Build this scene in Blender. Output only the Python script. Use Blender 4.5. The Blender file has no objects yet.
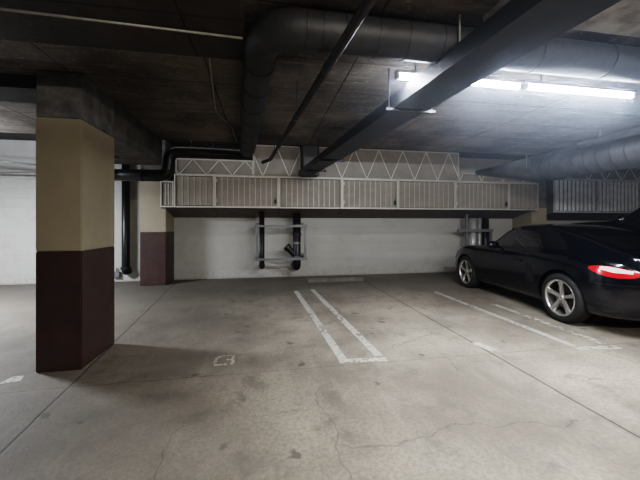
import bpy, bmesh, math, random
from mathutils import Vector, Matrix
random.seed(4)
S = bpy.context.scene
COL = S.collection
PI = math.pi

# ------------------------------------------------------------------ materials
def mat(name, rgb, rough=0.6, metal=0.0, var=0.0, scale=4.0, bump=0.0, bscale=40.0, spec=0.5, rgb2=None, coat=0.0, thr=(0.35, 0.65)):
    m = bpy.data.materials.new(name); m.use_nodes = True
    nt = m.node_tree; b = nt.nodes['Principled BSDF']
    b.inputs['Roughness'].default_value = rough
    b.inputs['Metallic'].default_value = metal
    b.inputs['Specular IOR Level'].default_value = spec
    b.inputs['Coat Weight'].default_value = coat
    c = (*rgb, 1)
    b.inputs['Base Color'].default_value = c
    tc = nt.nodes.new('ShaderNodeTexCoord')
    if var > 0 or rgb2:
        n = nt.nodes.new('ShaderNodeTexNoise'); n.inputs['Scale'].default_value = scale
        n.inputs['Detail'].default_value = 6; n.inputs['Roughness'].default_value = .65
        nt.links.new(tc.outputs['Object'], n.inputs['Vector'])
        r = nt.nodes.new('ShaderNodeValToRGB')
        r.color_ramp.elements[0].position = thr[0]; r.color_ramp.elements[1].position = thr[1]
        c2 = rgb2 or tuple(max(0, v * (1 - var)) for v in rgb)
        r.color_ramp.elements[0].color = (*c2, 1); r.color_ramp.elements[1].color = c
        nt.links.new(n.outputs['Fac'], r.inputs['Fac']); nt.links.new(r.outputs['Color'], b.inputs['Base Color'])
    if bump > 0:
        n2 = nt.nodes.new('ShaderNodeTexNoise'); n2.inputs['Scale'].default_value = bscale; n2.inputs['Detail'].default_value = 5
        nt.links.new(tc.outputs['Object'], n2.inputs['Vector'])
        bp = nt.nodes.new('ShaderNodeBump'); bp.inputs['Strength'].default_value = bump; bp.inputs['Distance'].default_value = .01
        nt.links.new(n2.outputs['Fac'], bp.inputs['Height']); nt.links.new(bp.outputs['Normal'], b.inputs['Normal'])
    return m

class NT:
    """small helper for maths in a node tree"""
    def __init__(s, nt): s.nt = nt
    def n(s, t, **k):
        o = s.nt.nodes.new(t)
        for a, v in k.items(): setattr(o, a, v)
        return o
    def put(s, v, sock):
        if isinstance(v, (int, float)): sock.default_value = v
        elif isinstance(v, tuple): sock.default_value = v
        else: s.nt.links.new(v, sock)
    def m(s, op, a, b=0.0, c=None):
        o = s.n('ShaderNodeMath', operation=op); s.put(a, o.inputs[0]); s.put(b, o.inputs[1])
        if c is not None: s.put(c, o.inputs[2])
        return o.outputs[0]
    def mix(s, f, a, b):
        o = s.n('ShaderNodeMix', data_type='RGBA'); s.put(f, o.inputs[0]); s.put(a, o.inputs[6]); s.put(b, o.inputs[7]); return o.outputs[2]
    def ramp(s, v, a, b, smooth=True):
        o = s.n('ShaderNodeMapRange'); o.interpolation_type = 'SMOOTHSTEP' if smooth else 'LINEAR'
        s.put(v, o.inputs[0]); o.inputs[1].default_value = a; o.inputs[2].default_value = b; return o.outputs[0]
    def noise(s, vec, scale, detail=5, rough=.6):
        o = s.n('ShaderNodeTexNoise'); s.put(vec, o.inputs['Vector']); o.inputs['Scale'].default_value = scale
        o.inputs['Detail'].default_value = detail; o.inputs['Roughness'].default_value = rough; return o.outputs['Fac']

def floor_mat():
    m = bpy.data.materials.new('concrete_floor'); m.use_nodes = True
    h = NT(m.node_tree); b = m.node_tree.nodes['Principled BSDF']
    tc = h.n('ShaderNodeTexCoord').outputs['Object']
    sx = h.n('ShaderNodeSeparateXYZ'); h.put(tc, sx.inputs[0]); X, Y = sx.outputs[0], sx.outputs[1]
    big = h.noise(tc, .7, 6, .6); mid = h.noise(tc, 3.2, 8, .7); fine = h.noise(tc, 38, 6, .75)
    mp = h.n('ShaderNodeMapping'); h.put(tc, mp.inputs[0]); mp.inputs['Scale'].default_value = (5.0, .7, 1)
    streak = h.noise(mp.outputs[0], 1.6, 7, .65)
    c = h.mix(h.ramp(big, .33, .68), (.18, .154, .124, 1), (.41, .36, .292, 1))
    c = h.mix(h.m('MULTIPLY', h.ramp(mid, .50, .32), .55), c, (.10, .09, .078, 1))
    c = h.mix(h.m('MULTIPLY', h.ramp(streak, .50, .74), .35), c, (.44, .39, .32, 1))
    c = h.mix(h.m('MULTIPLY', h.ramp(fine, .60, .36), .50), c, (.13, .12, .11, 1))
    # oil drips
    vo = h.n('ShaderNodeTexVoronoi'); vo.inputs['Scale'].default_value = 3.1; vo.inputs['Randomness'].default_value = 1
    dis = h.n('ShaderNodeTexNoise'); h.put(tc, dis.inputs['Vector']); dis.inputs['Scale'].default_value = 9
    va = h.n('ShaderNodeVectorMath', operation='MULTIPLY_ADD'); h.put(dis.outputs['Color'], va.inputs[0]); va.inputs[1].default_value = (.16, .16, 0); h.put(tc, va.inputs[2])
    h.put(va.outputs[0], vo.inputs['Vector'])
    drop = h.m('MULTIPLY', h.ramp(vo.outputs['Distance'], .15, .07), h.ramp(h.noise(tc, .9, 2), .42, .52))
    c = h.mix(h.m('MULTIPLY', drop, .75), c, (.07, .065, .06, 1))
    # floor colour darkens towards the wall; weaker light on the left is painted in
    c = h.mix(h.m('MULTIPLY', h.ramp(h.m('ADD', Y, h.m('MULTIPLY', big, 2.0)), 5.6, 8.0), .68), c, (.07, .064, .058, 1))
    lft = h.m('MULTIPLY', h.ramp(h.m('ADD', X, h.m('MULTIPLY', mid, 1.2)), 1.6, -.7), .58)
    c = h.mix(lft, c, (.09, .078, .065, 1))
    # saw cut joints
    def line(v, pos, w): return h.ramp(h.m('ABSOLUTE', h.m('SUBTRACT', v, pos)), w * 1.6, w * .5)
    wob = h.m('MULTIPLY', h.m('SUBTRACT', mid, .5), .03)
    j = line(h.m('ADD', X, wob), 2.25, .008)
    jl = h.m('MULTIPLY', line(h.m('ADD', h.m('ADD', X, h.m('MULTIPLY', Y, .085)), wob), -1.29, .009), .7)
    j = h.m('MAXIMUM', j, jl)
    j2 = h.m('MULTIPLY', line(h.m('ADD', Y, h.m('MULTIPLY', wob, 2.0)), 2.84, .006), .40)
    j = h.m('MAXIMUM', j, j2)
    # wandering cracks
    n1 = h.m('MULTIPLY', h.m('SUBTRACT', h.noise(tc, 1.9, 6, .55), .5), .40)
    def rng(v, a, b): return h.m('MULTIPLY', h.ramp(v, a - .06, a + .06), h.ramp(v, b + .06, b - .06))
    k1 = h.m('MULTIPLY', line(h.m('ADD', Y, n1), 1.80, .005), rng(X, .45, 2.1))
    k2 = h.m('MULTIPLY', line(h.m('ADD', X, n1), .40, .005), rng(Y, .9, 2.5))
    k3 = h.m('MULTIPLY', line(h.m('ADD', X, h.m('MULTIPLY', n1, .8)), 1.72, .007), rng(Y, 2.55, 3.02))
    k4 = h.m('MULTIPLY', line(h.m('ADD', X, n1), -.55, .004), rng(Y, 1.0, 2.2))
    k = h.m('MAXIMUM', h.m('MAXIMUM', k1, k2), h.m('MAXIMUM', k3, k4))
    k = h.m('MULTIPLY', h.m('MULTIPLY', k, .5), h.ramp(fine, .35, .55))
    vc = h.n('ShaderNodeTexVoronoi', feature='DISTANCE_TO_EDGE'); vc.inputs['Scale'].default_value = .75; h.put(va.outputs[0], vc.inputs['Vector'])
    craze = h.m('MULTIPLY', h.m('MULTIPLY', h.ramp(vc.outputs['Distance'], .008, .002), h.ramp(big, .48, .60)), .35)
    j = h.m('MAXIMUM', h.m('MAXIMUM', j, k), craze)
    c = h.mix(h.m('MULTIPLY', j, .85), c, (.03, .027, .024, 1))
    h.put(c, b.inputs['Base Color'])
    ro = h.m('ADD', .50, h.m('MULTIPLY', mid, .30)); h.put(ro, b.inputs['Roughness'])
    b.inputs['Specular IOR Level'].default_value = .35
    bp = h.n('ShaderNodeBump'); bp.inputs['Strength'].default_value = .35; bp.inputs['Distance'].default_value = .008
    h.put(h.m('SUBTRACT', h.m('ADD', fine, h.m('MULTIPLY', mid, 1.5)), h.m('MULTIPLY', j, 1.5)), bp.inputs['Height'])
    h.put(bp.outputs[0], b.inputs['Normal'])
    return m

def ceiling_mat(name, c1, c2, c3):
    m = bpy.data.materials.new(name); m.use_nodes = True
    h = NT(m.node_tree); b = m.node_tree.nodes['Principled BSDF']
    tc = h.n('ShaderNodeTexCoord').outputs['Object']
    sx = h.n('ShaderNodeSeparateXYZ'); h.put(tc, sx.inputs[0]); X, Y = sx.outputs[0], sx.outputs[1]
    mp = h.n('ShaderNodeMapping'); h.put(tc, mp.inputs[0]); mp.inputs['Scale'].default_value = (.8, 6.0, 1)
    grain = h.noise(mp.outputs[0], 2.2, 8, .7); big = h.noise(tc, 1.1, 6, .65); fine = h.noise(tc, 22, 6, .8)
    c = h.mix(h.ramp(big, .35, .65), (*c2, 1), (*c1, 1))
    c = h.mix(h.m('MULTIPLY', h.ramp(grain, .52, .72), .35), c, (*c3, 1))
    c = h.mix(h.m('MULTIPLY', h.ramp(fine, .55, .68), .45), c, (*c3, 1))
    # seams between the form boards: every 0.61 m along Y and 1.22 m along X
    def seam(v, p, w):
        f = h.m('FRACT', h.m('DIVIDE', h.m('ADD', v, 20.0), p)); return h.ramp(h.m('ABSOLUTE', h.m('SUBTRACT', f, .5)), .5 - w / p, .5)
    s = h.m('MAXIMUM', seam(Y, .61, .012), seam(X, 1.22, .012))
    c = h.mix(h.m('MULTIPLY', s, .6), c, tuple(v * .35 for v in c2) + (1,))
    h.put(c, b.inputs['Base Color']); b.inputs['Roughness'].default_value = .8; b.inputs['Specular IOR Level'].default_value = .2
    bp = h.n('ShaderNodeBump'); bp.inputs['Strength'].default_value = .8; bp.inputs['Distance'].default_value = .02
    h.put(h.m('SUBTRACT', h.m('ADD', grain, fine), s), bp.inputs['Height']); h.put(bp.outputs[0], b.inputs['Normal'])
    return m

def block_mat():
    m = bpy.data.materials.new('painted_block_wall'); m.use_nodes = True
    h = NT(m.node_tree); b = m.node_tree.nodes['Principled BSDF']
    tc = h.n('ShaderNodeTexCoord').outputs['Object']
    sx = h.n('ShaderNodeSeparateXYZ'); h.put(tc, sx.inputs[0]); X, Z = sx.outputs[0], sx.outputs[2]
    cb = h.n('ShaderNodeCombineXYZ'); h.put(X, cb.inputs[0]); h.put(Z, cb.inputs[1])
    br = h.n('ShaderNodeTexBrick'); h.put(cb.outputs[0], br.inputs['Vector'])
    br.inputs['Scale'].default_value = 1.0; br.inputs['Brick Width'].default_value = .42; br.inputs['Row Height'].default_value = .205
    br.inputs['Mortar Size'].default_value = .008
    br.inputs['Color1'].default_value = (.40, .385, .355, 1); br.inputs['Color2'].default_value = (.39, .375, .345, 1); br.inputs['Mortar'].default_value = (.375, .36, .33, 1)
    n = h.noise(tc, 2.5, 6, .65); f = h.noise(tc, 14, 5, .7)
    c = h.mix(h.m('MULTIPLY', h.ramp(n, .5, .35), .35), br.outputs['Color'], (.31, .295, .265, 1))
    # scuffs near the ground
    low = h.m('MULTIPLY', h.ramp(Z, .38, .0), h.ramp(f, .46, .62)); c = h.mix(h.m('MULTIPLY', low, .4), c, (.20, .18, .16, 1))
    edge = h.ramp(h.m('ADD', Z, h.m('MULTIPLY', f, .03)), .055, .035); c = h.mix(h.m('MULTIPLY', edge, .6), c, (.25, .23, .2, 1))
    h.put(c, b.inputs['Base Color']); b.inputs['Roughness'].default_value = .55
    bp = h.n('ShaderNodeBump'); bp.inputs['Strength'].default_value = .4; bp.inputs['Distance'].default_value = .006
    h.put(h.m('SUBTRACT', h.m('MULTIPLY', f, .6), br.outputs['Fac']), bp.inputs['Height']); h.put(bp.outputs[0], b.inputs['Normal'])
    return m

def paint_mat(name, rgb, wear):
    m = bpy.data.materials.new(name); m.use_nodes = True
    h = NT(m.node_tree); b = m.node_tree.nodes['Principled BSDF']
    tc = h.n('ShaderNodeTexCoord').outputs['Object']
    a = h.noise(tc, 16, 8, .8); g = h.noise(tc, 1.7, 3, .5)
    keep = h.ramp(h.m('ADD', a, h.m('MULTIPLY', h.m('SUBTRACT', g, .5), .5)), wear - .06, wear + .05)
    h.put(h.mix(h.ramp(a, .4, .65), tuple(v * .72 for v in rgb) + (1,), (*rgb, 1)), b.inputs['Base Color'])
    b.inputs['Roughness'].default_value = .6
    h.put(keep, b.inputs['Alpha'])
    return m

def emit(name, rgb, s):
    m = bpy.data.materials.new(name); m.use_nodes = True
    b = m.node_tree.nodes['Principled BSDF']
    b.inputs['Base Color'].default_value = (.8, .8, .8, 1)
    b.inputs['Emission Color'].default_value = (*rgb, 1); b.inputs['Emission Strength'].default_value = s
    return m

M = dict(
    floor=floor_mat(), wall=block_mat(),
    ceil=ceiling_mat('board_formed_concrete', (.165, .14, .116), (.07, .058, .048), (.42, .375, .33)),
    ceilshade=ceiling_mat('unlit_beam_concrete', (.062, .050, .042), (.034, .028, .024), (.10, .085, .07)),  # beam concrete with the shade of an unlit underside put into its colour
    litceil=mat('lit_ceiling_concrete', (.36, .34, .315), .85, rgb2=(.17, .16, .15), scale=5, bump=.8, bscale=18),  # ceiling concrete made paler, the brightness of a lit slab in its colour
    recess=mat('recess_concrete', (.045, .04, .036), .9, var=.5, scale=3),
    beam=mat('grey_beam_concrete', (.115, .105, .097), .85, var=.5, scale=4, bump=.4, bscale=12, rgb2=(.055, .05, .047)),
    capital=mat('capital_concrete', (.16, .155, .150), .85, rgb2=(.07, .068, .066), scale=7, bump=.3),
    cream=mat('cream_paint', (.30, .258, .19), .5, var=.12, scale=3, bump=.15, bscale=25),
    maroon=mat('maroon_paint', (.058, .034, .030), .45, var=.3, scale=5, bump=.15, bscale=25),
    dwall=mat('dark_wall', (.05, .045, .04), .9, var=.4, scale=2),
    duct=mat('dark_duct_wrap', (.040, .040, .043), .55, .25, var=.45, scale=3, bump=.35, bscale=14),
    seam=mat('duct_band', (.03, .03, .032), .5, .3),
    galv=mat('galvanised_duct', (.14, .145, .16), .45, .2, var=.35, scale=5),
    black=mat('black_beam_paint', (.040, .041, .045), .5, .1, var=.35, scale=3),
    pipeblk=mat('black_pipe', (.012, .012, .013), .38, .2, var=.3, scale=8),
    pipebr=mat('rusty_pipe', (.034, .029, .026), .45, .4, var=.5, scale=9),
    conduit=mat('grey_conduit', (.30, .285, .26), .5, .4, var=.3, scale=12),
    strut=mat('grey_strut', (.17, .17, .172), .5, .2, var=.2, scale=10),
    silver=mat('silver_pipe', (.42, .42, .41), .35, .3, var=.2, scale=9),
    panel=mat('taupe_sheet', (.25, .222, .192), .6, .1, var=.22, scale=4),
    rib=mat('pale_rib', (.46, .43, .385), .5, .3, var=.15, scale=9),
    wire=mat('pale_wire', (.72, .69, .63), .5, .1),
    sheet=mat('taupe_screen_sheet', (.29, .26, .23), .6, .1, var=.22, scale=3),
    frame=mat('pale_frame', (.50, .475, .43), .5, .25, var=.15, scale=9),
    steel=mat('bright_sheet', (.62, .62, .64), .45, .15, var=.3, scale=6),
    steeldk=mat('dark_groove', (.09, .09, .095), .5, .4),
    under=mat('dark_board', (.16, .135, .115), .8, var=.3, scale=3),
    stop=mat('concrete_stop', (.13, .12, .105), .8, var=.4, scale=8, bump=.4),
    line=paint_mat('worn_white_paint', (.52, .495, .44), .41),
    line2=paint_mat('faded_white_paint', (.50, .47, .42), .46),
    number=paint_mat('worn_number_paint', (.42, .385, .34), .44),
    tube=emit('lamp_tube', (.80, .88, 1.0), 260),
    white=mat('white_enamel', (.7, .7, .7), .4),
    navy=mat('navy_car_paint', (.0022, .0027, .0055), .2, .0, spec=.4, coat=.6),
    blackcar=mat('black_car_paint', (.004, .004, .005), .25, .0, coat=.6),
    trim=mat('black_trim', (.008, .008, .009), .55),
    glass=mat('tinted_glass', (.006, .007, .009), .06, .0, spec=.8, coat=1),
    rubber=mat('tyre_rubber', (.012, .012, .012), .75, bump=.2, bscale=60),
    alloy=mat('alloy', (.62, .60, .57), .28, .85, var=.15, scale=10),
    red=mat('red_lens', (.55, .012, .015), .18, coat=1), clear=mat('clear_lens', (.72, .66, .66), .2, coat=1),
    caliper=mat('red_caliper', (.35, .015, .012), .4), hl=mat('headlamp_lens', (.20, .20, .21), .15, .3, coat=1),
    chrome=mat('chrome', (.6, .6, .6), .15, 1.0),
    brake=mat('brake_disc', (.10, .10, .10), .35, .8),
)
for k, c in (('red', (1, .02, .02)), ('clear', (1, .85, .85))):
    b = M[k].node_tree.nodes['Principled BSDF']; b.inputs['Emission Color'].default_value = (*c, 1); b.inputs['Emission Strength'].default_value = .10 if k == 'red' else .05

# ------------------------------------------------------------------ mesh helpers
def obj(name, bm, mats, parent=None, smooth=False, loc=None, keep=False):
    me = bpy.data.meshes.new(name)
    bmesh.ops.recalc_face_normals(bm, faces=bm.faces) if not keep else None
    bm.to_mesh(me); bm.free()
    for m in (mats if isinstance(mats, (list, tuple)) else [mats]): me.materials.append(m)
    if smooth:
        for p in me.polygons: p.use_smooth = True
    o = bpy.data.objects.new(name, me); COL.objects.link(o)
    if parent: o.parent = parent
    if loc: o.location = loc
    return o
def tag(o, label, cat, group=None):
    o['label'] = label; o['category'] = cat
    if group: o['group'] = group
    return o
def thing(name, label, cat, loc=(0, 0, 0), rz=0, group=None):
    o = bpy.data.objects.new(name, None); COL.objects.link(o); o.location = loc; o.rotation_euler = (0, 0, rz); o.empty_display_size = .1
    return tag(o, label, cat, group)
def struct(name, bm, m, **k):
    o = obj(name, bm, m, **k); o['kind'] = 'structure'; return o
def BM(): return bmesh.new()
def box(bm, x0, x1, y0, y1, z0, z1, mi=0, bev=0):
    vs = [bm.verts.new((x, y, z)) for x in (x0, x1) for y in (y0, y1) for z in (z0, z1)]
    fs = []
    for q in ((0, 1, 3, 2), (4, 6, 7, 5), (0, 4, 5, 1), (2, 3, 7, 6), (0, 2, 6, 4), (1, 5, 7, 3)):
        f = bm.faces.new([vs[i] for i in q]); f.material_index = mi; fs.append(f)
    if bev:
        es = list({e for f in fs for e in f.edges})
        bmesh.ops.bevel(bm, geom=es, offset=bev, segments=2, affect='EDGES', clamp_overlap=True)
    return bm
def prism(bm, pts, axis, a, b, mi=0):
    """pts: 2D polygon; axis 'x','y','z' extruded from a to b"""
    def p3(p, t):
        return {'x': (t, p[0], p[1]), 'y': (p[0], t, p[1]), 'z': (p[0], p[1], t)}[axis]
    A = [bm.verts.new(p3(p, a)) for p in pts]; B = [bm.verts.new(p3(p, b)) for p in pts]
    n = len(pts)
    for f in [A, B[::-1]] + [[A[i], A[(i + 1) % n], B[(i + 1) % n], B[i]] for i in range(n)]:
        bm.faces.new(f).material_index = mi
    return bm
def tube(bm, pts, r, seg=12, mi=0, caps=True):
    pts = [Vector(p) for p in pts]; rr = r if isinstance(r, (list, tuple)) else [r] * len(pts)
    rings = []; up = None
    for i, p in enumerate(pts):
        if i == 0: t = (pts[1] - p).normalized()
        elif i == len(pts) - 1: t = (p - pts[i - 1]).normalized()
        else: t = ((p - pts[i - 1]).normalized() + (pts[i + 1] - p).normalized()).normalized()
        if up is None: up = Vector((0, 0, 1)) if abs(t.z) < .9 else Vector((1, 0, 0))
        s = t.cross(up)
        if s.length < 1e-4: s = t.cross(Vector((0, 1, 0)))
        s.normalize(); u = s.cross(t).normalized(); up = u
        k = 1.0
        if 0 < i < len(pts) - 1:
            d = (pts[i] - pts[i - 1]).normalized().dot(t); k = 1 / max(d, .5)
        rings.append([bm.verts.new(p + (s * math.cos(a) * (k if False else 1) + u * math.sin(a)) * rr[i]) for a in [2 * PI * j / seg for j in range(seg)]])
    for a, b in zip(rings, rings[1:]):
        for j in range(seg):
            bm.faces.new((a[j], a[(j + 1) % seg], b[(j + 1) % seg], b[j])).material_index = mi
    if caps:
        bm.faces.new(rings[0]).material_index = mi; bm.faces.new(rings[-1][::-1]).material_index = mi
    return bm
def bend(pts, rad, n=6):
    """round the inner corners of a polyline"""
    pts = [Vector(p) for p in pts]; out = [pts[0]]
    for i in range(1, len(pts) - 1):
        a = (pts[i - 1] - pts[i]).normalized(); b = (pts[i + 1] - pts[i]).normalized()
        p0 = pts[i] + a * rad; p2 = pts[i] + b * rad
        for k in range(n + 1):
            t = k / n; out.append(p0 * (1 - t) ** 2 + pts[i] * 2 * t * (1 - t) + p2 * t * t)
    out.append(pts[-1]); return out
def rod(bm, a, b, r, seg=8, mi=0): return tube(bm, [a, b], r, seg, mi)
def rotbox(bm, a, b, w, h, mi=0):
    """square bar from a to b: w sideways, h upward"""
    a, b = Vector(a), Vector(b); t = (b - a).normalized()
    up = Vector((0, 0, 1)) if abs(t.z) < .95 else Vector((0, 1, 0))
    s = t.cross(up).normalized() * w / 2; u = s.cross(t).normalized() * h / 2
    A = [bm.verts.new(a + x) for x in (s + u, -s + u, -s - u, s - u)]; B = [bm.verts.new(b + x) for x in (s + u, -s + u, -s - u, s - u)]
    for f in [A, B[::-1]] + [[A[i], A[(i + 1) % 4], B[(i + 1) % 4], B[i]] for i in range(4)]:
        bm.faces.new(f).material_index = mi
    return bm

# ------------------------------------------------------------------ room shell
XL, XR, YB, YW = -8.5, 12.5, -5.5, 7.85
ZC, ZH = 2.65, 3.10
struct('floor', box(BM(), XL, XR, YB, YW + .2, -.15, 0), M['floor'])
struct('wall_back', box(BM(), XL, XR, YW, YW + .2, 0, ZH + .2), M['wall'])
struct('wall_left', box(BM(), XL - .2, XL, YB, YW, 0, ZH + .2), M['wall'])
struct('wall_right', box(BM(), XR, XR + .2, YB, YW, 0, ZH + .2), M['wall'])
struct('wall_front', box(BM(), XL, XR, YB - .2, YB, 0, ZH + .2), M['dwall'])
bm = BM(); box(bm, XL, XR, YB, 5.43, ZC, ZC + .5); struct('ceiling', bm, M['ceil'])
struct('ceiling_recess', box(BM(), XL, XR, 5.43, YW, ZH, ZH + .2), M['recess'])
# concrete beams, then a thin paler ceiling panel
struct('trim_1', box(BM(), XL, -.13, 1.62, 2.44, 2.52, ZC), M['ceilshade'])
struct('trim_2', box(BM(), XL, -1.97, 3.3, 3.7, 2.53, ZC), M['ceilshade'])
struct('trim_3', box(BM(), -2.0, -1.60, 3.80, 5.43, 2.24, ZC), M['beam'])
struct('trim_4', box(BM(), -2.75, -1.61, 4.95, 5.43, 2.235, ZC - .002), M['beam'])
struct('trim_5', box(BM(), 1.4, 8, -2, 1.86, 2.645, ZC), M['litceil'])  # panel whose paler colour stands in for light on the ceiling

# columns: capital, cream upper, maroon lower
def column(name, x0, x1, y0, y1, zs, zt, zc, label):
    t = thing(name, label, 'column', ((x0 + x1) / 2, (y0 + y1) / 2, 0)); t['group'] = 'painted columns'
    cx, cy = (x0 + x1) / 2, (y0 + y1) / 2
    def bx(a, b, g=0): return box(BM(), x0 - cx - g, x1 - cx + g, y0 - cy - g, y1 - cy + g, a, b, bev=.008)
    obj('lower_shaft', bx(0, zs), M['maroon'], t)
    obj('upper_shaft', bx(zs, zt), M['cream'], t)
    if zc > zt: obj('capital', bx(zt, zc, -.003), M['capital'], t)
    return t
column('concrete_column', -1.963, -1.60, 3.16, 3.80, 1.06, 2.235, 2.645, 'big cream and maroon square column standing nearest, with bare grey concrete top')
column('concrete_column', -2.56, -2.05, 7.22, YW, 1.13, 2.2, 3.09, 'cream and maroon column against back wall at left end of lockers')
column('concrete_column', 6.86, 7.33, 7.2, YW, 1.19, 1.72, 3.09, 'cream and maroon column against back wall behind the sports car')

# ------------------------------------------------------------------ storage lockers on the back wall
YF = 7.10
def locker(x0, x1, z1, kind, label, zb=1.65, bright=False):
    w = x1 - x0
    t = thing('storage_locker', label, 'locker', (x0, YF, zb), 0, 'row of wall mounted storage lockers')
    bm = BM(); H = z1 - zb; D = YW - YF - .004; e = .004
    prism(bm, [(.045, 0.0), (D, -.20), (D, H), (.045, H)], 'x', e, w - e); obj('cabinet_body', bm, M['under'], t)
    a, b = (M['steel'], M['steeldk']) if bright else (M['panel'], M['rib'])
    m = .045
    bm = BM(); box(bm, m, w - m, .018, .05, m, H - m, 0)
    if bright:
        n = int(w / .125); step = (w - 2 * m) / n
        for i in range(n):
            x = m + step * (i + .5)
            prism(bm, [(x - step * .34, .02), (x - step * .2, -.01), (x + step * .12, -.01), (x + step * .26, .02)], 'z', m, H - m, 0)
            box(bm, x + step * .28, x + step * .45, .010, .019, m, H - m, 1)
    else:
        n = max(3, int(w / .125)); step = (w - 2 * m) / n
        for i in range(1, n):
            x = m + step * i; box(bm, x - .008, x + .008, .005, .02, m, H - m, 1)
    door = kind == 'door'
    p = obj('door' if door else 'front_panel', bm, [a, b], t)
    bm = BM(); fr = a if bright else M['frame']; q = .03 if not door else .038
    for c in ((0, q, 0, H), (w - q, w, 0, H), (q, w - q, 0, q), (q, w - q, H - q, H)):
        box(bm, c[0] + (e if c[0] == 0 else 0), c[1] - (e if c[1] == w else 0), -.012, .05, c[2], c[3])
    obj('frame', bm, fr, t)
    if door:
        bm = BM(); box(bm, w - .105, w - .06, -.03, .0, .10, .19, bev=.006)
        tube(bm, bend([(w - .095, -.02, .19), (w - .095, -.02, .225), (w - .07, -.02, .225), (w - .07, -.02, .19)], .01, 3), .005, 6)
        obj('padlock', bm, M['trim'], p)
        for zz in (.12, H - .16): obj('hinge', box(BM(), .03, .06, -.022, -.012, zz, zz + .07), M['frame'], p)
    return t
segs = [(-2.13, -1.86, 2.20, 'fix', 'short narrow ribbed locker at far left end of the row'),
        (-1.86, -1.05, 2.35, 'fix', 'ribbed locker front between the narrow end locker and first door'),
        (-1.05, .33, 2.35, 'door', 'framed locker door above the left half of the grey pipe guard'),
        (.33, 1.76, 2.35, 'fix', 'ribbed locker front under the end of the black beam'),
        (1.76, 3.13, 2.35, 'door', 'framed locker door just right of the end of the black beam'),
        (3.13, 4.61, 2.35, 'fix', 'ribbed locker front between two framed doors, above bare white wall'),
        (4.61, 6.11, 2.35, 'door', 'framed locker door above the silver pipes beyond the car bonnet'),
        (6.11, 6.97, 2.35, 'fix', 'ribbed locker front ending at the column behind the car')]
for a in segs: locker(*a)
locker(7.46, 8.82, 2.49, 'fix', 'shiny corrugated steel locker right of the column behind the car', 1.60, True)
locker(8.82, 10.25, 2.49, 'fix', 'shiny corrugated steel locker above the large dark vehicle', 1.60, True)
locker(10.25, 11.7, 2.49, 'fix', 'shiny corrugated steel locker at far right end of the row', 1.60, True)

# screens with zigzag wire bracing above the lockers
def screen(poly, label, kind=None, phase=-1.50, per=.545, zlo=2.36, hi=3.05):
    x0 = poly[0][0]
    t = thing('mesh_screen', label, 'screen', (x0, YF + .10, poly[0][1]), 0, 'braced screens above the lockers')
    ox, oz = x0, poly[0][1]
    P = [(x - ox, z - oz) for x, z in poly]
    obj('backing_sheet', prism(BM(), P, 'y', .02, .035), M['sheet'], t)
    bm = BM(); n = len(P)
    for i in range(n):
        a, b = P[i], P[(i + 1) % n]
        rotbox(bm, (a[0], .005, a[1]), (b[0], .005, b[1]), .026, .026)
    obj('frame', bm, M['frame'], t)
    # zigzag, clipped to the polygon with a scanline test
    def ztop(x):
        zs = []
        for i in range(n):
            (ax, az), (bx_, bz) = P[i], P[(i + 1) % n]
            if (ax - x) * (bx_ - x) < 0: zs.append(az + (bz - az) * (x - ax) / (bx_ - ax))
        return (min(zs), max(zs)) if len(zs) > 1 else None
    bm = BM(); xmax = max(p[0] for p in P)
    k0 = int((ox - phase) / per) - 2
    base = 0.0; H = hi - zlo
    for k in range(k0, k0 + 30):
        for s in (1, -1):
            xa = phase + k * per - ox; xb = xa + s * per / 2
            pts = []
            for j in range(41):
                u = j / 40; x = xa + (xb - xa) * u; z = H * (1 - u)
                r = ztop(x) if .01 < x < xmax - .01 else None
                if r and r[0] + .005 < z + base < r[1] - .005: pts.append((x, .006, z + base))
            if len(pts) > 2: rotbox(bm, pts[0], pts[-1], .014, .014)
    obj('brace_wire', bm, M['wire'], t)
screen([(-1.84, 2.367), (-.25, 2.367), (-.25, 2.69), (-1.84, 2.69)], 'low braced screen panel under the black duct, above left lockers', hi=2.69)
screen([(-.222, 2.367), (.80, 2.367), (.80, 3.05), (-.222, 3.05)], 'tall braced screen panel just left of the end of the black beam', phase=.27, per=.59)
screen([(1.18, 2.367), (4.77, 2.367), (4.77, 3.06), (1.18, 3.06)], 'long braced screen panel right of the end of the black beam', phase=2.695, per=.605)
screen([(4.80, 2.367), (6.97, 2.367), (6.97, 2.56), (4.80, 2.56)], 'low screen panel running under the big round duct', hi=3.05, phase=2.695, per=.605)
screen([(7.46, 2.507), (11.7, 2.507), (11.7, 2.85), (7.46, 2.85)], 'low screen panel above the shiny steel lockers', zlo=2.5, hi=2.85, phase=.2)

# ------------------------------------------------------------------ ducts, beam and pipes overhead
RD = .118
t = thing('round_duct', 'dark wrapped round duct crossing the ceiling and elbowing back toward the wall', 'duct', (0, 1.99, 2.52))
run = bend([(4.8, 1.99, 2.525), (-.0, 1.99, 2.52), (-.27, 5.40, 2.52)], .26, 8)
o = Vector((0, 1.99, 2.52)); run = [p - o for p in run]
obj('duct_run', tube(BM(), run, RD, 28), M['duct'], t, smooth=True)
for x in (.26, .36, .50, .72, .92, 1.16, 1.40, 1.9, 2.5, 3.1, 3.8, 4.4):
    bm = BM(); rod(bm, (x - .004, 0, .0), (x + .004, 0, .0), RD + .004, 28); obj('band', bm, M['seam'], t)
for k in range(1, 8):
    f = k / 8; p = Vector((-.27 * f, 1.99 + 3.41 * f, 2.52)) - o
    d = Vector((-.27, 3.41, 0)).normalized() * .004
    bm = BM(); rod(bm, p - d, p + d, RD + .004, 28); obj('band', bm, M['seam'], t)
for x in (1.24, 1.42, 3.2, 4.4):
    for q in (.13, -.13): obj('hanger_rod', rod(BM(), (x, q, -.06), (x, q, ZC - 2.52), .007, 6), M['conduit'], t)

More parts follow.
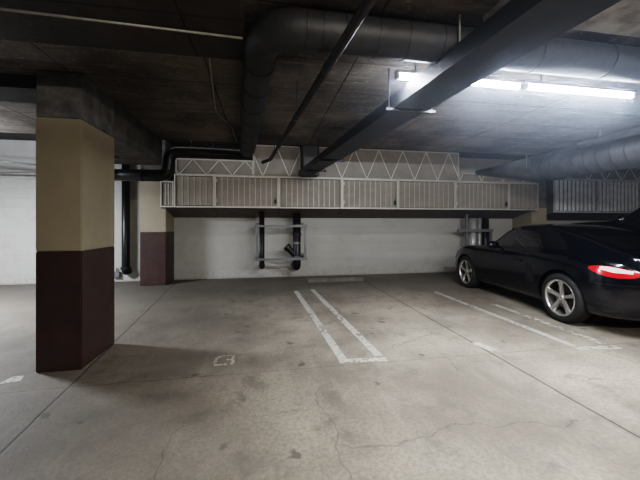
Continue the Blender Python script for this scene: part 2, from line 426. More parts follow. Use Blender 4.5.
t = thing('round_duct', 'black round duct above left lockers that drops and runs behind the near column', 'duct', (-.5, 5.62, 2.48))
run = bend([(-.20, 5.62, 2.50), (-1.53, 5.62, 2.50), (-1.57, 5.62, 2.10), (-2.95, 5.66, 2.09)], .14, 7)
run = [p - Vector((-.5, 5.62, 2.48)) for p in run]
obj('duct_run', tube(BM(), run, .095, 24), M['pipeblk'], t, smooth=True)
for x, z in ((-1.2, 0.02), (-.85, .02), (-1.95, -.385), (-2.4, -.385)):
    bm = BM(); rod(bm, (x + .5 - .006, 0, z), (x + .5 + .006, 0, z), .101, 24)
    rod(bm, (x + .5, .0, z + .09), (x + .5, .0, (ZH - 2.48)), .007, 6)
    obj('hanger_band', bm, M['duct'], t)

t = thing('steel_beam', 'flat black enclosed beam running diagonally from upper right to the lockers', 'beam', (1.45, 1.2, 2.31))
# footprint of the underside, near end behind the camera
def bmline(a): return a
bm = BM()
pl = [(1.335, .2), (1.70, .2), (.98, 6.72), (.72, 6.72)]
prism(bm, [(x - 1.45, y - 1.2) for x, y in pl], 'z', 0, .115)
obj('beam_casing', bm, M['black'], t)
obj('end_drop', box(BM(), .82 - 1.45, 1.17 - 1.45, 6.72 - 1.2, 7.09 - 1.2, .04, .78), M['black'], t)
for k, y in enumerate((2.62, 4.9, 5.9)):
    xm = 1.52 - (y - .2) * .103
    bm = BM()
    for s in (-.2, .2):
        rod(bm, (xm + s - 1.45, y - 1.2, -.03), (xm + s - 1.45, y - 1.2, ZC - 2.31), .008, 6)
        obj('hanger_rod', bm, M['trim'], t); bm = BM()
    rotbox(bm, (xm - .23 - 1.45, y - 1.2, -.012), (xm + .23 - 1.45, y - 1.2, -.012), .03, .022)
    obj('hanger', bm, M['trim'], t)

t = thing('sprinkler_pipe', 'thin dark rusty pipe hung under the ceiling, crossing beneath the duct', 'pipe', (.45, 1.62, 2.3))
def sp(y): return .45 + (y - 1.62) * -.101
zp = 2.32
P0 = [(sp(-2.5), -2.5, zp), (sp(5.1), 5.1, zp), (sp(5.1) - .12, 5.35, zp)]
v0 = Vector((.45, 1.62, 2.3))
obj('pipe_run', tube(BM(), [Vector(p) - v0 for p in bend(P0, .06, 4)], .027, 12), M['pipebr'], t, smooth=True)
for y in (2.05, 2.95, 3.05):
    bm = BM(); rod(bm, Vector((sp(y), y - .03, zp)) - v0, Vector((sp(y + .03), y + .03, zp)) - v0, .031, 12); obj('coupling', bm, M['pipeblk'], t)
for y in (1.2, 3.0, 4.6):
    bm = BM(); rod(bm, Vector((sp(y), y, zp + .02)) - v0, Vector((sp(y), y, ZC)) - v0, .005, 6); obj('hanger_rod', bm, M['pipebr'], t)

def conduit(name, pts, r, m, label, cat='conduit', rr=.05):
    o0 = Vector(pts[0]); o = obj(name, tube(BM(), [Vector(p) - o0 for p in bend(pts, rr, 4)], r, 8), m, None, True, pts[0]); return tag(o, label, cat)
conduit('conduit', [(-4.5, 1.96, 2.505), (-1.46, 2.065, 2.505), (-.135, 2.118, 2.505)], .008, M['conduit'], 'thin pale conduit strapped under the dark ceiling beam at upper left')
conduit('conduit', [(-.41, 2.45, 2.636), (-.56, 3.9, 2.636), (-.43, 4.5, 2.636), (-.43, 5.3, 2.636)], .009, M['conduit'], 'thin conduit kinked across the brown ceiling left of the duct', rr=.1)
conduit('conduit', [(.3, 1.66, 2.60), (1.2, 1.62, 2.60), (1.75, 1.60, 2.60)], .012, M['conduit'], 'pale conduit in front of the wrapped duct, highest of the ceiling runs')
conduit('conduit', [(.3, 1.60, 2.63), (1.2, 1.56, 2.625), (1.75, 1.54, 2.625)], .009, M['silver'], 'silver conduit tight against the ceiling in front of the wrapped duct')
conduit('conduit', [(1.75, 2.7, 2.63), (1.55, 3.4, 2.63), (1.0, 4.2, 2.63)], .006, M['conduit'], 'thin loose conduit between light fitting and the wrapped duct')

t = thing('round_duct', 'large pale round duct with raised ribs running back on the right', 'duct', (5.3, 4.2, 2.38))
obj('duct_run', tube(BM(), [(.0, -1.6, 0), (-.0, 1.2, 0), (-.3, 2.62, .14)], [.262, .262, .05], 36), M['galv'], t, smooth=True)
for k in range(13):
    y = 1.1 - k * .2
    bm = BM(); rod(bm, (0, y - .008, 0), (0, y + .008, 0), .272, 36); obj('rib', bm, M['galv'], t)
for y in (1.2, -1.0):
    for q in (-.27, .27): obj('hanger_rod', rod(BM(), (q, y, 0), (q, y, .268), .009, 6), M['conduit'], t)
t = thing('pipe', 'grey pipe running beside the top of the large ribbed duct', 'pipe', (4.75, 3, 2.5))
obj('pipe_run', tube(BM(), [(.0, -.5, 0.0), (.0, 1.1, 0.0)], .05, 14), M['galv'], t, smooth=True)
bm = BM(); rod(bm, (0, .8, .05), (0, .8, .15), .01, 6); obj('hanger_rod', bm, M['conduit'], t)

# left bay services
conduit('conduit', [(-8.4, 7.70, 2.36), (-3.2, 7.70, 2.36)], .03, M['conduit'], 'grey pipe along the bright wall left of the near column', 'pipe')
conduit('conduit', [(-7.4, 6.6, 2.64), (-3.9, 6.6, 2.36)], .018, M['conduit'], 'sloping grey conduit above the bright left bay')

# ------------------------------------------------------------------ light fittings and added fills
def fitting(x0, x1, y, z, label, rods=True):
    t = thing('strip_light', label, 'light', ((x0 + x1) / 2, y, z), 0, 'fluorescent strip lights')
    L = x1 - x0
    bm = BM(); prism(bm, [(-.030, .0), (.030, 0), (.022, .028), (-.022, .028)], 'x', -L / 2 + .003, L / 2 - .003)
    obj('housing', bm, M['white'], t)
    obj('lamp_tube', rod(BM(), (-L / 2 + .03, 0, -.020), (L / 2 - .03, 0, -.020), .018, 14), M['tube'], t, smooth=True)
    for s in (-1, 1):
        obj('lamp_holder', box(BM(), s * (L / 2 - .016) - .012, s * (L / 2 - .016) + .012, -.02, .02, -.042, 0), M['white'], t)
    for s in (-.35, .35):
        obj('hanger_rod', rod(BM(), (s * L, 0, .028), (s * L, 0, ZC - z), .006, 6), M['conduit'], t)
    return t
fitting(1.015, 2.138, 2.35, 2.475, 'glowing strip light passing above the black beam')
fitting(2.158, 3.29, 2.34, 2.475, 'glowing strip light, unobstructed, right of the black beam')
fitting(-5.6, -4.4, 5.0, 2.44, 'strip light hung in the left bay beyond the column')
def area(name, loc, rot, sx, sy, p, col=(1, 1, 1)):
    l = bpy.data.lights.new(name, 'AREA'); l.shape = 'RECTANGLE'; l.size = sx; l.size_y = sy; l.energy = p; l.color = col
    o = bpy.data.objects.new(name, l); COL.objects.link(o); o.location = loc; o.rotation_euler = rot; return o
area('lamp_over_bay', (2.15, 2.35, 2.42), (0, 0, 0), 2.3, .06, 105, (.93, .96, 1))
area('lamp_left_bay', (-5.0, 5.0, 2.40), (0, 0, 0), 1.2, .06, 300, (.86, .92, 1))
area('fill_left_bay_up', (-4.7, 4.6, 2.0), (PI, 0, 0), 1.2, .3, 110, (.80, .88, 1))  # added upward fill to brighten the left bay ceiling, not a fitting
area('lamp_behind', (1.6, -1.6, 2.45), (math.radians(42), 0, 0), 2.4, .1, 130, (1, .94, .84))
area('fill_recess', (2.5, 5.55, 2.86), (math.radians(62), 0, 0), 8.5, .1, 17, (1, .96, .90))  # added fill hidden behind the ceiling edge to brighten lockers and screens
area('fill_behind_up', (3.4, -.2, 1.9), (PI - .25, 0, 0), 2.4, .3, 16, (.95, .97, 1))  # added unseen upward fill to brighten the near right ceiling
area('lamp_far_right', (7.0, .5, 2.45), (math.radians(20), 0, 0), 2.4, .1, 80, (.95, .96, 1))

# ------------------------------------------------------------------ pipe guards and pipes on the wall
t = thing('pipe_guard', 'square grey metal frame guarding two black pipes on the white wall', 'frame', (.39, 7.2, .49))
W = .535
for x in (-W, W): obj('upright', box(BM(), x - .027, x + .027, -.02, .025, -.01, .80), M['strut'], t)
for z in (.02, .765):
    obj('crossbar', box(BM(), -W - .04, W + .05, -.05, -.021, z - .027, z + .027), M['strut'], t)
for x in (-W, W):
    for z in (.02, .765):
        bm = BM(); box(bm, x - .02, x + .02, .026, .62, z - .02, z + .02); box(bm, x - .05, x + .05, .62, .645, z - .05, z + .07); obj('bracket', bm, M['strut'], t)
t = thing('drain_pipe', 'thinner black drain pipe behind left side of the grey guard frame', 'pipe', (-.045, 7.33, .33))
obj('pipe_run', tube(BM(), bend([(0, 0, 1.25), (0, 0, -.0), (0, .515, -.02)], .07, 5), .058, 18), M['pipeblk'], t, smooth=True)
obj('elbow_cap', rod(BM(), (0, 0, -.0), (0, 0, .05), .068, 18), M['pipeblk'], t)
obj('side_box', box(BM(), -.15, -.07, -.03, .04, 1.12, 1.22), M['trim'], t)
t = thing('drain_pipe', 'thick black drain pipe with angled branch behind the grey guard frame', 'pipe', (.75, 7.34, .31))
obj('pipe_run', tube(BM(), bend([(0, 0, 1.245), (0, 0, 0), (0, .505, -.02)], .09, 5), .09, 20), M['pipeblk'], t, smooth=True)
bm = BM(); rod(bm, (0, 0, .22), (-.22, -.02, .45), .07, 16); obj('branch', bm, M['pipeblk'], t)
obj('branch_cap', rod(BM(), (-.19, -.018, .42), (-.25, -.023, .48), .085, 16), M['pipeblk'], t)
for z in (.20, .53): obj('clamp', rod(BM(), (0, 0, z), (0, 0, z + .05), .097, 20), M['strut'], t)
for z in (.95, .72): obj('coupling', rod(BM(), (0, 0, z), (0, 0, z + .05), .098, 20), M['trim'], t)

t = thing('drain_pipe', 'tall black drain pipe between the near column and far left column', 'pipe', (-3.02, 7.70, .24))
obj('pipe_run', tube(BM(), bend([(0, 0, 2.8), (0, 0, 0), (0, .145, -.0)], .06, 5), .08, 16), M['pipeblk'], t, smooth=True)
obj('elbow_cap', rod(BM(), (0, 0, .05), (0, 0, .11), .10, 16), M['trim'], t)
t = thing('junction_box', 'small grey box low on the wall left of the black drain pipe', 'box', (-3.25, 7.84, .16))
obj('box_body', box(BM(), -.07, .07, -.07, .008, -.06, .07, bev=.008), M['strut'], t); obj('stub', rod(BM(), (0, -.03, .07), (0, -.03, .16), .014, 8), M['strut'], t)

t = thing('standpipe', 'silver vertical pipe with thin neighbour on the wall beyond the car bonnet', 'pipe', (5.42, 7.54, .06))
obj('pipe_run', rod(BM(), (-.02, 0, 0), (-.02, 0, 1.39), .105, 20), M['silver'], t, smooth=True)
obj('thin_pipe', rod(BM(), (.20, .03, 0), (.20, .03, 1.39), .05, 14), M['silver'], t, smooth=True)
obj('base_flange', rod(BM(), (-.02, 0, -.06), (-.02, 0, .02), .14, 20), M['strut'], t)
t = thing('standpipe', 'black vertical pipe right of the silver pipe beyond the car bonnet', 'pipe', (5.78, 7.54, 0))
obj('pipe_run', rod(BM(), (0, 0, 0.04), (0, 0, 1.45), .085, 20), M['pipeblk'], t, smooth=True)
obj('base_flange', rod(BM(), (0, 0, 0), (0, 0, .05), .12, 20), M['trim'], t)
t = thing('pipe_guard', 'grey metal crossbar frame holding the silver and black pipes', 'frame', (5.32, 7.3, 0))
obj('crossbar', box(BM(), -.50, .48, -.03, .03, 1.10, 1.17), M['strut'], t)
for x in (-.22, .47):
    bm = BM(); box(bm, x - .03, x + .03, .03,   .08, 0, 1.55 if x < 0 else 1.17); obj('upright', bm, M['strut'], t)
bm = BM(); rotbox(bm, (-.48, .0, 1.13), (-.24, .38, 1.13), .04, .05); obj('bracket', bm, M['strut'], t)

# ------------------------------------------------------------------ floor paint and wheel stop
def slab(pts, z=.003):
    bm = BM(); prism(bm, pts, 'z', .0003, z); return bm
def quadline(bm, a, b, w):
    a, b = Vector(a), Vector(b); t = (b - a).normalized(); s = Vector((-t.y, t.x)) * w / 2
    prism(bm, [tuple(a + s), tuple(b + s), tuple(b - s), tuple(a - s)], 'z', .0003, .003)
bm = BM(); quadline(bm, (.61, 6.15), (.745, 2.98), .085); quadline(bm, (.94, 6.25), (1.115, 2.98), .085); quadline(bm, (.70, 2.935), (1.158, 2.895), .085)
tag(obj('parking_line', bm, M['line']), 'white U-shaped double stall line in the centre of the floor', 'marking', 'painted stall lines')
bm = BM(); quadline(bm, (3.23, 5.6), (3.25, 2.85), .085); quadline(bm, (3.66, 4.6), (3.64, 2.85), .085); quadline(bm, (3.21, 2.80), (3.69, 2.76), .085)
tag(obj('parking_line', bm, M['line2']), 'faded white U-shaped stall line beside the sports car', 'marking', 'painted stall lines')
bm = BM(); quadline(bm, (2.27, 3.13), (2.33, 2.90), .10)
tag(obj('paint_mark', bm, M['line']), 'short white paint dash beside the floor joint', 'marking')
bm = BM(); prism(bm, [(-2.13, 2.98), (-1.98, 3.02), (-2.02, 3.12), (-2.10, 3.12)], 'z', .0003, .003)
tag(obj('paint_mark', bm, M['line2']), 'small worn white paint mark at the foot of the near column', 'marking')
def strokes(segs, label):
    bm = BM()
    for i, (a, b) in enumerate(segs):
        a, b = [Vector((-.365 + (p[0] + .37) * .74, 3.150 + (p[1] - 3.21) * .84)) for p in (a, b)]; t = (b - a).normalized(); s = Vector((-t.y, t.x)) * .014
        prism(bm, [tuple(a + s - t * .012), tuple(b + s + t * .012), tuple(b - s + t * .012), tuple(a - s - t * .012)], 'z', .0003, .0028 + i * .0001)
    return tag(obj('floor_numeral', bm, M['number']), label, 'marking', 'painted stall number')
strokes([((-.465, 3.30), (-.40, 3.32)), ((-.485, 3.26), (-.490, 3.14)), ((-.475, 3.09), (-.405, 3.09))], 'worn left digit of the painted stall number, its side rubbed away')
strokes([((-.355, 3.32), (-.285, 3.32)), ((-.275, 3.31), (-.275, 3.23)), ((-.27, 3.215), (-.34, 3.215)), ((-.27, 3.20), (-.265, 3.12)), ((-.28, 3.09), (-.355, 3.09))], 'painted digit 3, right hand of the worn stall number')

t = thing('wheel_stop', 'low dusty concrete wheel stop at the wall ahead of the double line', 'wheel stop', (1.6, 7.05, 0))
bm = BM(); prism(bm, [(-.09, 0), (.09, 0), (.07, .075), (.05, .09), (-.05, .09), (-.07, .075)], 'x', -.64, .64); obj('stop_block', bm, M['stop'], t)
for x in (-.45, .45): obj('bolt', rod(BM(), (x, 0, .088), (x, 0, .096), .014, 8), M['trim'], t)

# ------------------------------------------------------------------ vehicles
def interp(xs, ys, x):
    """monotone-ish Catmull-Rom through (xs, ys)"""
    if x <= xs[0]: return ys[0]
    if x >= xs[-1]: return ys[-1]
    i = max(k for k in range(len(xs) - 1) if xs[k] <= x)
    h = xs[i + 1] - xs[i]; t = (x - xs[i]) / h
    def sl(j):
        if j == 0: return (ys[1] - ys[0]) / (xs[1] - xs[0])
        if j == len(xs) - 1: return (ys[-1] - ys[-2]) / (xs[-1] - xs[-2])
        a = (ys[j] - ys[j - 1]) / (xs[j] - xs[j - 1]); b = (ys[j + 1] - ys[j]) / (xs[j + 1] - xs[j])
        return 0 if a * b <= 0 else 2 * a * b / (a + b)
    m0, m1 = sl(i) * h, sl(i + 1) * h
    return (2*t**3 - 3*t**2 + 1) * ys[i] + (t**3 - 2*t**2 + t) * m0 + (-2*t**3 + 3*t**2) * ys[i + 1] + (t**3 - t**2) * m1

class Body:
    def __init__(s, D): s.D = D; s.cache = {}
    def g(s, k, x): return interp(s.D['x'], s.D[k], x)
    def ctrl(s, x):
        zt, zs, zb, w, wr = (s.g(k, x) for k in ('zt', 'zs', 'zb', 'w', 'wr'))
        H = zs - zb; G = zt - zs
        return [(0, zb), (w * .62, zb), (w * .88, zb + .02), (w * .975, zb + H * .20), (w, zb + H * .45), (w * .992, zb + H * .72),
                (w * .955, zb + H * .93), (w * .90, zs), (wr + (w * .88 - wr) * .50, zs + G * .52), (wr + .02 * min(1, G * 3), zs + G * .86), (wr * .78, zs + G * .965), (wr * .4, zs + G * .995), (0, zt)]
    def pt(s, x, t):
        """t 0..12 along the half section, left side y>0"""
        key = round(x, 5)
        if key not in s.cache: s.cache[key] = s.ctrl(x)
        c = s.cache[key]; n = len(c) - 1; t = min(max(t, 0), n); i = min(int(t), n - 1); f = t - i
        def P(k):
            if k < 0: return (-c[1][0], c[1][1])
            if k > n: return (-c[n - 1][0], c[n - 1][1])
            return c[k]
        a, b, d, e = P(i - 1), P(i), P(i + 1), P(i + 2)
        r = [.5 * (2*b[q] + (d[q] - a[q]) * f + (2*a[q] - 5*b[q] + 4*d[q] - e[q]) * f*f + (3*b[q] - a[q] - 3*d[q] + e[q]) * f**3) for q in (0, 1)]
        return Vector((x, max(r[0], 0) if t not in (0, n) else 0, r[1]))
    def nrm(s, x, t):
        e = .01
        dx = s.pt(x + e, t) - s.pt(x - e, t); dt = s.pt(x, t + .03) - s.pt(x, t - .03)
        n = dx.cross(dt)
        if n.length < 1e-9: return Vector((0, 0, 1))
        n.normalize()
        c = Vector((x, 0, .65)); p = s.pt(x, t)
        if n.dot(p - c) < 0: n = -n
        return n
    def t_at(s, x, z):
        lo, hi = 2.0, 7.5
        for _ in range(30):
            m = (lo + hi) / 2
            if s.pt(x, m).z < z: lo = m
            else: hi = m
        return lo
    def mesh(s, nx=96, sub=5):
        bm = BM(); x0, x1 = s.D['x'][0], s.D['x'][-1]
        # finer spacing near both ends
        xs = [x0 + (x1 - x0) * (.5 - .5 * math.cos(PI * (.04 + .92 * i / nx)) - .5 + .5 * math.cos(PI * .04)) / (math.cos(PI * .04)) for i in range(nx + 1)]
        xs[0] = x0; xs[-1] = x1
        T = [k / sub for k in range(12 * sub + 1)]
        rings = []
        for x in xs:
            L = [s.pt(x, t) for t in T]
            R = [Vector((p.x, -p.y, p.z)) for p in L[-2:0:-1]]
            rings.append([bm.verts.new(p) for p in L + R])
        n = len(rings[0])
        for a, b in zip(rings, rings[1:]):
            for j in range(n): bm.faces.new((a[j], a[(j + 1) % n], b[(j + 1) % n], b[j]))
        bm.faces.new(rings[0]); bm.faces.new(rings[-1][::-1])
        return bm
    def patch(s, us, lo, hi, nv, off, side=1, thick=.0, tmap=None):
        """patch over x in us, t between lo(x) and hi(x)"""
        bm = BM(); rows = []
        for x in us:
            a, b = lo(x), hi(x); row = []
            for k in range(nv + 1):
                t = a + (b - a) * k / nv; p = s.pt(x, t) + s.nrm(x, t) * off
                row.append(bm.verts.new((p.x, p.y * side, p.z)))
            rows.append(row)
        for a, b in zip(rows, rows[1:]):
            for k in range(nv): bm.faces.new((a[k], a[k + 1], b[k + 1], b[k]))
        return bm

def lin(a, b, n): return [a + (b - a) * i / n for i in range(n + 1)]

def wheel(parent, x, y, side, r=.325, rr=.238, caliper=False, name='wheel', spokes=5):
    w = bpy.data.objects.new(name, None); COL.objects.link(w); w.parent = parent; w.location = (x, y, r); w.empty_display_size = .1
    if side < 0: w.rotation_euler = (0, 0, PI)
    # local: +y outward
    prof = [(rr - .012, -.10), (rr + .02, -.112), (r - .03, -.105), (r - .006, -.085), (r, -.05), (r, .05), (r - .006, .085), (r - .03, .105), (rr + .02, .112), (rr - .004, .10)]
    def lathe(prof, seg=48, close=True):
        bm = BM(); R = [[bm.verts.new((q * math.cos(a), y, q * math.sin(a))) for q, y in prof] for a in [2 * PI * i / seg for i in range(seg)]]
        n = len(prof)
        for i in range(seg):
            a, b = R[i], R[(i + 1) % seg]
            for j in range(n if close else n - 1): bm.faces.new((a[j], a[(j + 1) % n], b[(j + 1) % n], b[j]))
        return bm
    obj('tyre', lathe(prof), M['rubber'], w, smooth=True)
    rp = [(rr, .104), (rr + .004, .096), (rr - .004, -.10), (rr - .016, -.10), (rr - .022, .07), (rr - .020, .098)]
    obj('rim', lathe(rp), M['alloy'], w, smooth=True)
    obj('inner_barrel', lathe([(.002, -.06), (rr - .02, -.06), (rr - .02, -.045), (.002, -.045)]), M['trim'], w)
    obj('brake_disc', lathe([(.06, -.02), (.165, -.02), (.165, .0), (.06, .0)]), M['brake'], w)
    if caliper:
        bm = BM(); n = 8
        for i in range(n):
            a0, a1 = math.radians(-35 + 70 * i / n) , math.radians(-35 + 70 * (i + 1) / n)
            sg = -1
            pts = [(sg * .12 * math.cos(a0), .12 * math.sin(a0)), (sg * .19 * math.cos(a0), .19 * math.sin(a0)), (sg * .19 * math.cos(a1), .19 * math.sin(a1)), (sg * .12 * math.cos(a1), .12 * math.sin(a1))]
            prism(bm, pts, 'y', -.03, .035)
        obj('brake_caliper', bm, M['caliper'], w)
    for k in range(spokes):
        a = PI / 2 + 2 * PI * k / spokes
        bm = BM(); c, s_ = math.cos(a), math.sin(a)
        rows = []
        for q, hw, yo, th in ((.03, .026, .074, .03), (.09, .024, .078, .028), (.16, .027, .088, .024), (rr - .014, .043, .095, .02)):
            ring = []
            for lx, ly in ((-hw, yo - th), (-hw * .75, yo), (hw * .75, yo), (hw, yo - th)):
                ring.append(bm.verts.new((q * c - lx * s_, ly, q * s_ + lx * c)))
            rows.append(ring)
        for A, B in zip(rows, rows[1:]):
            for j in range(4): bm.faces.new((A[j], A[(j + 1) % 4], B[(j + 1) % 4], B[j]))
        bm.faces.new(rows[0]); bm.faces.new(rows[-1][::-1])
        obj('spoke', bm, M['alloy'], w)
    obj('hub_cap', lathe([(.001, .086), (.03, .084), (.044, .076), (.046, .05), (.001, .05)], 24), M['alloy'], w, smooth=True)
    return w

def cut_arches(o, cyl):
    """cut wheel wells with boolean modifiers and bake the result"""
    cut = []
    for (x, z, r, y0, y1) in cyl:
        bm = BM(); rod(bm, (x, y0, z), (x, y1, z), r, 48)
        c = obj('cutter', bm, M['trim'], None); cut.append(c)
        c.parent = o.parent
        md = o.modifiers.new('b', 'BOOLEAN'); md.operation = 'DIFFERENCE'; md.object = c; md.solver = 'EXACT'
    bpy.context.view_layer.update()
    dg = bpy.context.evaluated_depsgraph_get()
    me = bpy.data.meshes.new_from_object(o.evaluated_get(dg))
    o.modifiers.clear(); o.data = me
    me.materials.clear(); me.materials.append(M['navy'])
    for p in me.polygons: p.material_index = 0; p.use_smooth = True
    try: me.set_sharp_from_angle(angle=math.radians(40))
    except Exception: pass
    for c in cut:
        m = c.data; bpy.data.objects.remove(c); bpy.data.meshes.remove(m)

# --- sports car
TH = math.radians(4.6)
car = thing('sports_car', 'dark navy two-door sports coupe with silver five-spoke wheels', 'car', (4.735, 3.53, 0), PI / 2 - TH)
C = dict(
    x=[-.92, -.89, -.80, -.66, -.43, -.10, .30, .70, 1.05, 1.35, 1.60, 1.85, 2.10, 2.40, 2.70, 2.92, 3.05, 3.12, 3.15],
    zt=[.62, .74, .90, .955, 1.02, 1.125, 1.225, 1.29, 1.30, 1.22, 1.06, .925, .885, .86, .80, .73, .66, .58, .50],
    zs=[.55, .66, .80, .87, .91, .93, .925, .905, .895, .885, .88, .875, .86, .84, .765, .68, .60, .52, .46],
    zb=[.34, .29, .24, .21, .19, .18, .17, .17, .17, .17, .17, .17, .17, .18, .19, .21, .25, .30, .34],
    w=[.30, .47, .66, .80, .88, .905, .895, .865, .85, .85, .855, .865, .88, .88, .84, .74, .62, .46, .28],
    wr=[.30, .44, .56, .60, .60, .59, .58, .57, .57, .58, .59, .61, .66, .70, .66, .56, .46, .34, .20])
B = Body(C)
body = obj('body', B.mesh(), M['navy'], car, smooth=True)
cut_arches(body, [(0, .335, .362, .55, 1.1), (0, .335, .362, -1.1, -.55), (2.30, .335, .355, .55, 1.1), (2.30, .335, .355, -1.1, -.55)])
WX = (0, 2.30)
for i, x in enumerate(WX):
    for s in (1, -1):
        yy = s * (.785 if i == 0 else .765)
        wheel(car, x, yy, s, caliper=(i == 1))
        obj('wheel_liner', rod(BM(), (x, s * .52, .335), (x, s * .60, .335), .35, 32), M['trim'], car)
# glass
def smoothtop(x, a, b, pw=.6):
    u = min(max((x - a) / (b - a), 0), 1); return u
for s in (1, -1):
    us = lin(-.02, 1.52, 30)
    def lo(x): return 7.22
    def hi(x):
        u = (x - -.02) / 1.54
        k = min(1, (max(u, 0) / .30) ** .7) * min(1, (max(1 - u, 0) / .28) ** .8)
        return 7.24 + 1.95 * k
    obj('side_window', B.patch(us, lo, hi, 6, .004, s), M['glass'], car, smooth=True)
def both(us, lo, hi, nv, off, name, m):
    a = B.patch(us, lo, hi, nv, off, 1); b = B.patch(us, lo, hi, nv, off, -1)
    me = bpy.data.meshes.new('t'); b.to_mesh(me); a.from_mesh(me); bpy.data.meshes.remove(me); b.free()
    bmesh.ops.remove_doubles(a, verts=a.verts, dist=.003)
    return obj(name, a, m, car, smooth=True)
both(lin(1.22, 1.76, 12), lambda x: 9.0 - (x - 1.22) * 1.2, lambda x: 12, 8, .004, 'windscreen', M['glass'])
both(lin(-.52, .38, 14), lambda x: 9.8, lambda x: 12, 8, .004, 'rear_window', M['glass'])
# door outline and handle
for s in (1, -1):
    bm = BM()
    def ln(pts, w=.006):
        for a, b in zip(pts, pts[1:]):
            rotbox(bm, a, b, w, w)
    def sp_(x, z, off=.0015):
        t_ = B.t_at(x, z); p = B.pt(x, t_) + B.nrm(x, t_) * off; return (p.x, p.y * s, p.z)
    ln([sp_(.62, z) for z in lin(.30, .88, 10)]); ln([sp_(x, .30 ) for x in lin(.62, 1.72, 12)]); ln([sp_(1.72 + .10 * (z - .3), z) for z in lin(.30, .86, 10)])
    obj('door_seam', bm, M['trim'], car)
    bm = BM(); rotbox(bm, sp_(.74, .735, .018), sp_(.92, .73, .018), .022, .028); bmesh.ops.bevel(bm, geom=bm.edges[:], offset=.006, segments=2, affect='EDGES')
    obj('door_handle', bm, M['navy'], car, smooth=True)
    # side intake ahead of the rear wheel
    def ilo(x): return B.t_at(x, .46 - .25 * (x - .42))
    def ihi(x): return B.t_at(x, .50 + 1.5 * max(0, min(x - .42, .14)) - .2 * max(0, x - .56))
    o = obj('side_intake', B.patch(lin(.42, .60, 10), ilo, ihi, 6, .004, s), M['trim'], car, smooth=True)
    # sill
    # mirror
    bm = BM(); bmesh.ops.create_uvsphere(bm, u_segments=20, v_segments=12, radius=1, matrix=Matrix.Translation((1.27, s * .965, .945)) @ Matrix.Rotation(s * .15, 4, 'Z') @ Matrix.Diagonal((.075, .115, .066, 1)))
    rotbox(bm, (1.29, s * .93, .91), (1.33, s * .78, .895), .05, .035)
    obj('wing_mirror', bm, M['navy'], car, smooth=True)
    # tail lamp: pointed red lens with clear upper band
    us = lin(-.80, -.395, 22)
    def zmid(x): return   .735 + .045 * ((x + .80) / .405)
    def half(x):
        u = max(0, (x + .80) / .405); return .056 * (max(0, math.sin(PI * min(1, u ** .85))) ** .65) + .002
    def tl(x): return B.t_at(x, min(zmid(x) - half(x), B.g('zs', x)))
    def th(x): return B.t_at(x, min(zmid(x) + half(x), B.g('zs', x) + .02))
    o = obj('tail_light', B.patch(us, tl, th, 8, .006, s), M['red'], car, smooth=True)
    def cl(x):
        u = (x + .755) / .24; return B.t_at(x, min(zmid(x) - half(x) * (.10 - .5 * abs(u - .5)), B.g('zs', x)))
    def ch(x): return B.t_at(x, min(zmid(x) + half(x) * .88, B.g('zs', x) + .02))
    obj('clear_lens', B.patch(lin(-.755, -.515, 14), cl, ch, 4, .010, s), M['clear'], o, smooth=True)
    # head lamp
    def hlo(x): return B.t_at(x, B.g('zs', x) - .17)
    def hhi(x): return B.t_at(x, B.g('zs', x) - .035 )
    def hk(x):
        u = (x - 2.66) / .36; return max(.02, math.sin(PI * min(max(u, 0), 1))) ** .6
    obj('head_light', B.patch(lin(2.66, 3.02, 14), lambda x: (hlo(x) + hhi(x)) / 2 - (hhi(x) - hlo(x)) / 2 * hk(x), lambda x: (hlo(x) + hhi(x)) / 2 + (hhi(x) - hlo(x)) / 2 * hk(x), 6, .005, s), M['hl'], car, smooth=True)
    # bumper seam and reflector
    bm = BM(); ln([sp_(x, .62 - .03 * (x + .9)) for x in lin(-.86, -.40, 14)], .004); obj('bumper_seam', bm, M['trim'], car)
for s in (-.06, .06):
    obj('exhaust_tip', rod(BM(), (-.96, s, .29), (-.80, s, .29), .045, 16), M['chrome'], car, smooth=True)
bm = BM(); box(bm, -.945, -.915, -.26, .26, .42, .55, bev=.004); obj('plate_holder', bm, M['trim'], car)

# --- larger dark vehicle parked beyond it
suv = thing('pickup_truck', 'tall black vehicle mostly hidden beyond the sports car, at right edge', 'car', (7.42, 3.46, 0), PI / 2)
D = dict(
    x=[-1.0, -.95, -.6, 0, .6, .95, 1.10, 1.25, 1.45, 1.7, 2.2, 2.7, 3.05, 3.18, 3.22],
    zt=[1.60, 1.72, 1.80, 1.83, 1.82, 1.79, 1.72, 1.60, 1.46, 1.365, 1.345, 1.29, 1.20, 1.08, .95],
    zs=[1.18, 1.20, 1.21, 1.22, 1.23, 1.24, 1.245, 1.25, 1.26, 1.27, 1.26, 1.22, 1.12, 1.0, .90],
    zb=[.45, .36, .33, .32, .32, .32, .32, .32, .32, .32, .32, .34, .38, .42, .5],
    w=[.80, .90, .96, .98, .98, .98, .98, .98, .98, .98, .97, .94, .86, .76, .6],
    wr=[.60, .66, .70, .72, .72, .72, .72, .73, .74, .76, .76, .74, .68, .6, .5])
B2 = Body(D)
ob = obj('body', B2.mesh(70, 4), M['blackcar'], suv, smooth=True)
cut_arches(ob, [(-.05, .40, .45, .55, 1.2), (-.05, .40, .45, -1.2, -.55), (2.35, .40, .44, .55, 1.2), (2.35, .40, .44, -1.2, -.55)])
ob.data.materials.clear(); ob.data.materials.append(M['blackcar'])
for x in (-.05, 2.35):
    for s in (1, -1):
        wheel(suv, x, s * .86, s, .39, .25)
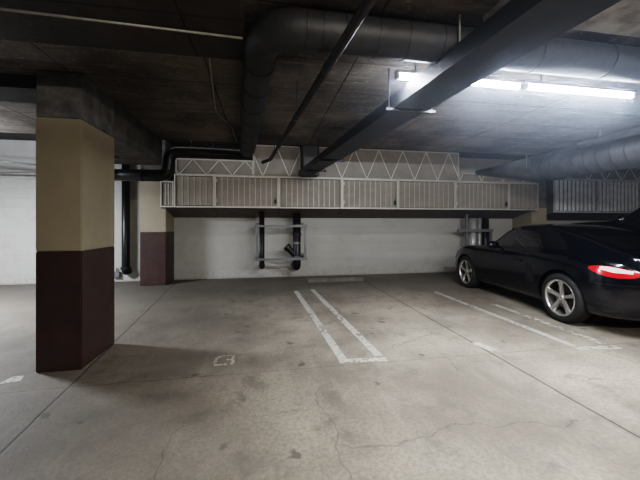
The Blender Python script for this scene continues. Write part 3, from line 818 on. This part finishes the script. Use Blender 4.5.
for s in (1, -1):
    obj('side_window', B2.patch(lin(-.8, 1.25, 20), lambda x: 7.2, lambda x: 7.2 + 1.6 * min(1, (x + .85) / .2) * min(1, (1.30 - x) / .45), 5, .005, s), M['glass'], suv, smooth=True)
    bm = BM(); bmesh.ops.create_uvsphere(bm, u_segments=18, v_segments=10, radius=1, matrix=Matrix.Translation((1.22, s * 1.07, 1.37)) @ Matrix.Diagonal((.06, .11, .10, 1)))
    rotbox(bm, (1.22, s * 1.02, 1.31), (1.25, s * .88, 1.26), .06, .04); obj('wing_mirror', bm, M['blackcar'], suv, smooth=True)
    obj('head_light', B2.patch(lin(2.8, 3.1, 8), lambda x: B2.t_at(x, B2.g('zs', x) - .22), lambda x: B2.t_at(x, B2.g('zs', x) - .06), 4, .005, s), M['hl'], suv, smooth=True)

# ------------------------------------------------------------------ world, camera, view
w = bpy.data.worlds.new('world'); S.world = w; w.use_nodes = True
vs = w.node_tree.nodes.new('ShaderNodeVolumeScatter'); vs.inputs['Anisotropy'].default_value = .75; vs.inputs['Color'].default_value = (.72, .82, 1, 1)
# added haze imitating lens glare, thickest around the two strip lights
hz = NT(w.node_tree); ge = hz.n('ShaderNodeNewGeometry'); sp3 = hz.n('ShaderNodeSeparateXYZ'); hz.put(ge.outputs['Position'], sp3.inputs[0])
ex = hz.m('MAXIMUM', hz.m('SUBTRACT', hz.m('ABSOLUTE', hz.m('SUBTRACT', sp3.outputs[0], 2.5)), 1.1), 0.0)
ey = hz.m('SUBTRACT', sp3.outputs[1], 2.5); ez = hz.m('SUBTRACT', sp3.outputs[2], 2.45)
dd = hz.m('SQRT', hz.m('ADD', hz.m('ADD', hz.m('MULTIPLY', ex, ex), hz.m('MULTIPLY', ey, ey)), hz.m('MULTIPLY', hz.m('MULTIPLY', ez, ez), 3.0)))
hz.put(hz.m('MULTIPLY', hz.m('EXPONENT', hz.m('MULTIPLY', dd, -1.25)), .062), vs.inputs['Density'])
w.node_tree.links.new(vs.outputs[0], w.node_tree.nodes['World Output'].inputs['Volume'])
w.node_tree.nodes['Background'].inputs[0].default_value = (.5, .5, .55, 1); w.node_tree.nodes['Background'].inputs[1].default_value = .02
cam = bpy.data.cameras.new('camera'); co = bpy.data.objects.new('camera', cam); COL.objects.link(co); S.camera = co
co.location = (0, 0, 1.3); co.rotation_euler = (PI / 2, 0, -math.radians(10))
cam.sensor_width = 36; cam.lens = 318 / 640 * 36; cam.shift_y = -16 / 640; cam.clip_start = .05
S.view_settings.view_transform = 'Filmic'; S.view_settings.look = 'High Contrast'
S.view_settings.exposure = 0.0
S.cycles.use_denoising = True
S.cycles.max_bounces = 8; S.cycles.diffuse_bounces = 4
S.cycles.sample_clamp_indirect = 6
